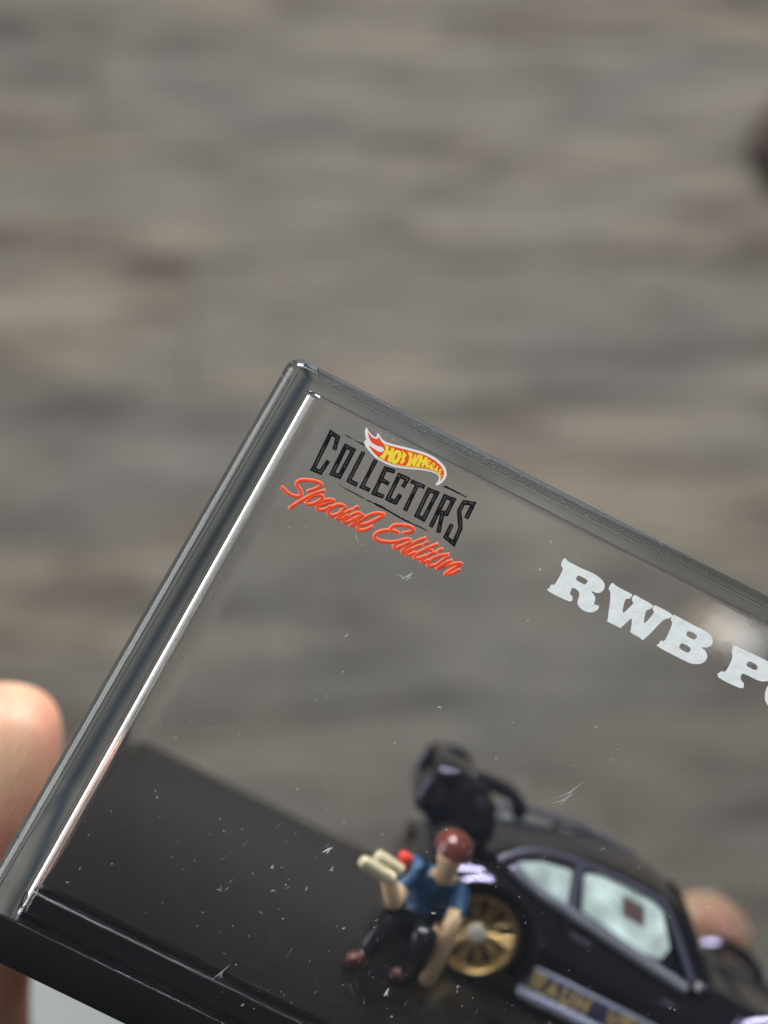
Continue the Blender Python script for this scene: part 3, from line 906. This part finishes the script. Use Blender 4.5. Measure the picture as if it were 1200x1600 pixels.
# lamps
for s in (-1, 1):
    bm = bmesh.new()
    bmesh.ops.create_uvsphere(bm, u_segments=20, v_segments=12, radius=1.0)
    for v in bm.verts:
        v.co = Vector((59.6 + v.co.x * 2.6 + v.co.z * -1.2, s * 10.6 + v.co.y * 2.1, 9.0 + v.co.z * 1.9 + v.co.x * -.4))
    hl = link_bm('headlight', bm, M_CHROME, car)
    link_bm('tail_light', box_bm(5.2, 6.8, min(s * 12.6, s * 6.0), max(s * 12.9, s * 6.0), 6.9, 8.6, bevel=.4), M_TAIL, car)
    bm = bmesh.new()
    tube(bm, [(8.0, s * 5.5, 2.6), (4.8, s * 5.5, 2.6)], .75, 12)
    link_bm('exhaust_pipe', bm, M_CHROME, car)
link_bm('rear_bumper', box_bm(4.9, 8.0, -12.6, 12.6, 3.4, 6.5, bevel=.8), M_PAINT, car)
link_bm('front_lip', box_bm(60.5, 66.8, -12.2, 12.2, 1.2, 2.3, bevel=.4), M_PAINT, car)
def rounded(bm, r=0.35):
    bmesh.ops.recalc_face_normals(bm, faces=bm.faces)
    ed = [e for e in bm.edges if len(e.link_faces) == 2 and e.calc_face_angle() > 0.9]
    bmesh.ops.bevel(bm, geom=ed, offset=r, segments=3, affect='EDGES', profile=0.5)
    return bm


# engine bay under the raised lid
eng = link_bm('engine_block', box_bm(6.6, 11.4, -7.2, 7.2, 9.8, 13.2, bevel=.7), M_ENGINE, car)
bm = bmesh.new()
lathe_y(bm, (7.5, -7.6, 12.6), [(1.2, -.5), (1.5, 0), (1.2, .5)], 20)
link_bm('fan_wheel', bm, M_ENGINE, eng)
# engine lid, hinged at the roof end and swung up, carrying the tail and the high wing
lid = link_bm('engine_lid', rounded(slab([[(12.2, 13.0), (12.4, 14.8), (11.3, 17.6), (9.6, 18.7), (6.6, 18.6), (4.0, 17.8), (3.0, 16.0), (3.6, 13.6), (5.8, 12.2)]], -7.0, 7.0), .6), M_PAINT, car, angle=60)
link_bm('tail_spoiler', box_bm(2.4, 5.6, -8.6, 8.6, 13.6, 16.2, bevel=.9), M_PAINT, lid)
link_bm('lid_grille', box_bm(5.6, 9.6, -4.6, 4.6, 18.5, 18.95, bevel=.2), M_ENGINE, lid)
wing = link_bm('high_wing', box_bm(3.2, 7.6, -8.2, 8.2, 18.2, 19.6, bevel=.55), M_PAINT, car, angle=60)
arm = [tuple(q) for q in smooth_line([(6.2, 17.6), (6.6, 19.0), (10.2, 19.7), (13.2, 19.6), (15.2, 18.6), (15.4, 16.9), (14.1, 16.9), (13.2, 18.1), (10.4, 18.4)], 3, True)]
link_bm('wing_arm', rounded(slab([arm], -2.4, 2.4), .4), M_PAINT, wing, angle=60)
for s in (-1, 1):
    link_bm('end_plate', rounded(slab([[tuple(q) for q in smooth_line([(2.6, 14.4), (2.6, 17.6), (3.6, 19.2), (6.6, 19.9), (8.6, 18.8), (8.0, 15.8), (5.4, 13.6)], 3, True)]], s * 7.9 - .55, s * 7.9 + .55), .4), M_PAINT, wing, angle=60)


def wheel(ax, s):
    yf = s * 13.6
    bm = bmesh.new()
    d = -s
    lathe_y(bm, (ax, yf, WZ), [(4.35, 0.0), (4.9, -.05 * d), (5.2, .35 * d), (5.3, 1.0 * d), (5.3, 4.6 * d), (5.0, 5.3 * d), (4.35, 5.4 * d)], 44, True)
    t = link_bm('wheel', bm, M_RUBBER, car)
    bm = bmesh.new()
    lathe_y(bm, (ax, yf, WZ), [(4.45, -.02 * d), (4.5, -.18 * d), (4.15, -.2 * d), (3.85, .25 * d), (3.75, 1.6 * d), (4.4, 1.7 * d)], 44, True)
    link_bm('rim', bm, M_GOLD, t)
    bm = bmesh.new()
    lathe_y(bm, (ax, yf, WZ), [(3.9, 1.72 * d), (3.9, 1.9 * d)], 36)
    link_bm('brake_disc', bm, M_ENGINE, t)
    sp = None
    for k in range(10):
        a = 2 * math.pi * k / 10 + .2
        bm = bmesh.new()
        for da in (-.10, .10):
            tube(bm, [(ax + .8 * math.cos(a), yf + .75 * d, WZ + .8 * math.sin(a)), (ax + 2.3 * math.cos(a + da), yf + .55 * d, WZ + 2.3 * math.sin(a + da)), (ax + 3.95 * math.cos(a + da * 1.3), yf + .2 * d, WZ + 3.95 * math.sin(a + da * 1.3))], [.36, .26, .30], 6)
        link_bm('spoke', bm, M_GOLD, t)
    bm = bmesh.new()
    lathe_y(bm, (ax, yf, WZ), [(.7, -.35 * d), (1.05, -.1 * d), (1.25, .5 * d), (1.3, 1.2 * d)], 20)
    link_bm('hub_nut', bm, M_CHROME, t)


for ax in (AX_R, AX_F):
    for s in (-1, 1):
        wheel(ax, s)

# the model's track: draw the far flank in, the near flank stays where it is
def narrow(o):
    for ch in o.children:
        if ch.type == 'MESH':
            for v in ch.data.vertices:
                v.co.y = -0.0145 + (v.co.y + 0.0145) * 0.86
        narrow(ch)


narrow(car)

# ------------------------------------------------------------------ figurine crouching by the rear wheel
FO = (35.5, 22.5, 0.0)
fig = empty('figurine', FO)
tag(fig, 'tiny painted figurine in blue shirt and maroon cap crouching at the rear wheel', 'figurine')
pel, chest, neck, head = (37.2, 26.6, 4.6), (36.4, 24.2, 10.2), (36.5, 22.6, 12.0), (35.9, 21.0, 14.6)
belly = (36.9, 25.6, 7.2)
chains = [
    [(pel, 2.5), (belly, (3.0, 2.6)), (chest, (3.5, 2.8)), (neck, 1.0), ((36.2, 21.6, 13.2), 1.15), (head, (1.65, 1.75)), ((35.7, 20.7, 16.0), 1.25)],
    [(chest, 2.3), ((33.9, 24.2, 11.0), 1.35), ((33.0, 22.3, 9.0), 1.05), ((33.0, 20.8, 7.4), 1.0), ((31.9, 20.0, 8.8), .9), ((31.1, 19.6, 9.9), .95), ((30.2, 19.3, 10.6), .6)],
    [(chest, 2.3), ((39.2, 24.4, 11.0), 1.35), ((39.3, 22.0, 9.7), 1.1), ((39.2, 20.9, 8.2), .95), ((39.9, 22.0, 4.9), 1.0), ((40.2, 23.2, 2.0), .80), ((40.2, 23.9, .9), .95), ((39.9, 24.3, .4), .5)],
    [(pel, 2.1), ((35.9, 25.0, 5.1), 1.9), ((33.4, 21.6, 5.9), 1.55), ((32.9, 20.8, 3.6), 1.25), ((32.4, 20.3, 1.6), 1.0), ((31.9, 19.6, 1.0), 1.0), ((31.0, 18.5, .85), .8)],
    [(pel, 2.1), ((37.7, 24.0, 5.6), 1.9), ((37.0, 19.9, 6.2), 1.55), ((37.4, 20.4, 3.6), 1.25), ((37.7, 21.4, 1.5), 1.0), ((36.9, 21.6, .9), .8), ((35.9, 21.4, .75), .6)],
]
bm = skin_body(chains, pel, 2)
bm.normal_update()
REG = [(0, [pel, belly, chest, (33.9, 24.2, 11.0), (33.2, 22.8, 9.6), (39.2, 24.4, 11.0), (39.35, 22.3, 9.9), (36.45, 23.3, 11.2)]),
       (1, [(36.2, 25.8, 4.2), (35.9, 25.0, 5.1), (33.4, 21.6, 5.9), (32.9, 20.8, 3.6), (32.5, 20.4, 2.0), (37.5, 24.0, 5.6), (36.6, 19.9, 6.2), (37.2, 20.4, 3.6), (37.6, 21.2, 1.9), (34.6, 23.2, 5.5), (37.0, 22.0, 5.9), (37.2, 27.2, 3.4), (37.2, 25.0, 3.6)]),
       (2, [neck, head, (36.2, 21.6, 13.2), (35.7, 20.7, 16), (32.95, 21.4, 8.1), (33.0, 20.8, 7.4), (31.9, 20.0, 8.8), (31.1, 19.6, 9.9), (39.2, 20.9, 8.2), (39.45, 21.6, 6.3), (39.7, 22.4, 4.5), (40.0, 23, 3), (40.3, 23.8, 1.5), (40.6, 24.2, .45), (30.2, 19.3, 10.6)]),
       (3, [(31.9, 19.6, .95), (31.2, 18.6, .75), (32.2, 20.1, 1.0), (36.9, 21.6, .9), (35.9, 21.4, .75), (37.6, 21.6, .8)])]
for f in bm.faces:
    c = f.calc_center_median()
    f.material_index = min(((Vector(p) - c).length, k) for k, L in REG for p in L)[1]
figure_body = link_bm('figure_body', bm, [M_SHIRT, M_TROUSER, M_SKINPAINT, M_SHOE], fig, FO, angle=180)
bm = bmesh.new()
bmesh.ops.create_uvsphere(bm, u_segments=24, v_segments=14, radius=1.0)
bmesh.ops.delete(bm, geom=[v for v in bm.verts if v.co.z < -0.25], context='VERTS')
for v in bm.verts:
    p = Vector((v.co.x * 2.05, v.co.y * 2.15, v.co.z * 1.75))
    if v.co.z < -0.05 and v.co.y < 0:
        p.y -= 0.35 * -v.co.y
    v.co = Matrix.Rotation(.25, 3, 'X') @ p + Vector((35.75, 20.95, 15.5))
bmesh.ops.holes_fill(bm, edges=bm.edges[:])
link_bm('cap', bm, M_CAP, fig, FO, angle=60)
for (a, b, r) in (((27.6, 18.2, 10.7), (31.6, 19.5, 10.0), .68), ((28.9, 19.6, 11.5), (32.1, 20.4, 10.9), .68)):
    bm = bmesh.new()
    va, vb = Vector(a), Vector(b)
    tube(bm, [va, va.lerp(vb, .06), va.lerp(vb, .5), va.lerp(vb, .95), vb], [r * .7, r, r * 1.05, r, r * .7], 12)
    link_bm('held_roll', bm, M_CREAM, fig, FO)
bm = bmesh.new()
tube(bm, [(32.2, 22.6, 10.7), (32.2, 22.6, 10.9), (32.1, 22.4, 12.2), (32.1, 22.4, 12.4)], [.6, .8, .8, .6], 14)
link_bm('red_can', bm, M_REDCAN, fig, FO)
# face: nose, ears, brows kept to the size the toy has
bm = bmesh.new()
tube(bm, [(35.8, 19.35, 14.5), (35.8, 19.05, 14.1)], [.15, .28], 8)
link_bm('nose', bm, M_SKINPAINT, fig, FO)
for s in (-1, 1):
    bm = bmesh.new()
    bmesh.ops.create_uvsphere(bm, u_segments=10, v_segments=6, radius=.16)
    bmesh.ops.translate(bm, verts=bm.verts, vec=(35.82 + s * .6, 19.5, 14.75))
    link_bm('eye', bm, M_TROUSER, fig, FO)

# ------------------------------------------------------------------ the hand that holds the case
wr, palm = (22.0, 118.0, -168.0), (42.0, 100.0, -104.0)
hch = [
    [((0, 140, -300), 30), ((8, 130, -235), 27), (wr, 25), ((34, 110, -135), 23), (palm, 25)],
    [(palm, 25), ((20, 88, -88), 16), ((5, 66, -62), 11.5), ((-4.6, 51, -36.5), 9.2), ((-8.0, 46, -22), 8.6), ((-10.2, 42.5, -11.0), 8.2), ((-12.8, 41, .4), 7.4), ((-14.4, 40.5, 5.0), 5.0)],
    [(palm, 25), ((30, 98, -72), 10.5), ((28, 92, -45), 8.6), ((29, 84, -28), 8.0), ((31, 77, -17), 7.0), ((31.5, 74.5, -12.5), 4.2)],
    [(palm, 25), ((49, 100, -70), 10.5), ((54, 94, -40), 8.6), ((57, 83, -20), 8.0), ((58.5, 76, -12), 7.0), ((59, 74.2, -9), 4.2)],
    [(palm, 25), ((64, 98, -74), 10.2), ((72, 90, -44), 8.4), ((79.4, 80, -14), 8.4), ((82.4, 74.6, 7.0), 7.6), ((83.0, 74.0, 14.0), 5.4)],
    [(palm, 25), ((72, 96, -86), 9.2), ((88, 90, -62), 7.2), ((95, 82, -42), 6.8), ((98, 75.5, -28), 6.0), ((98.6, 73.8, -24), 3.6)],
]
bm = skin_body(hch, palm, 3)
hand_org = (42.0, 100.0, -104.0)
hand = link_bm('hand', bm, M_SKIN, None, hand_org, angle=180)
hand.matrix_world = CASE_M @ Matrix.Translation(Vector(hand_org) * MM)
tag(hand, 'bare hand holding the clear case from behind, thumb along its left side', 'hand')
hb = bmesh.new()
hb.from_mesh(hand.data)
hand_tree = BVHTree.FromBMesh(hb)
hb.free()
for c, nrm, up in (((-12.2, 41.5, -3.2), (-1, .35, -.3), (-.3, 0, 1)), ((82.4, 74.6, 7.0), (.2, 1, .15), (.1, -.2, 1)), ((31.0, 77, -17), (0, 1, .5), (.1, -.6, 1)), ((58.5, 76, -12), (0, 1, .5), (.1, -.5, 1)), ((98.0, 75.5, -28), (.2, 1, .5), (.1, -.5, 1))):
    bm = bmesh.new()
    n, u = Vector(nrm).normalized(), Vector(up)
    u = (u - n * u.dot(n)).normalized()
    w = n.cross(u)
    rows = []
    for i in range(9):
        a = i / 8 * 2 - 1
        row = []
        for k in range(9):
            t = k / 8 * 2 - 1
            o = Vector(c) + u * (a * 4.2) + w * (t * 3.6 * (1 - .2 * a * a)) + n * (7.5 - 1.2 * t * t)
            hit = hand_tree.find_nearest((o - Vector(hand_org)) * MM)
            row.append(bm.verts.new(hit[0] / MM + Vector(hand_org) + n * .12))
        rows.append(row)
    for r0, r1 in zip(rows, rows[1:]):
        for k in range(8):
            bm.faces.new((r0[k], r0[k + 1], r1[k + 1], r1[k]))
    bmesh.ops.solidify(bm, geom=bm.faces[:], thickness=0.35)
    link_bm('nail', bm, M_NAIL, hand, hand_org)

bpy.context.view_layer.update()
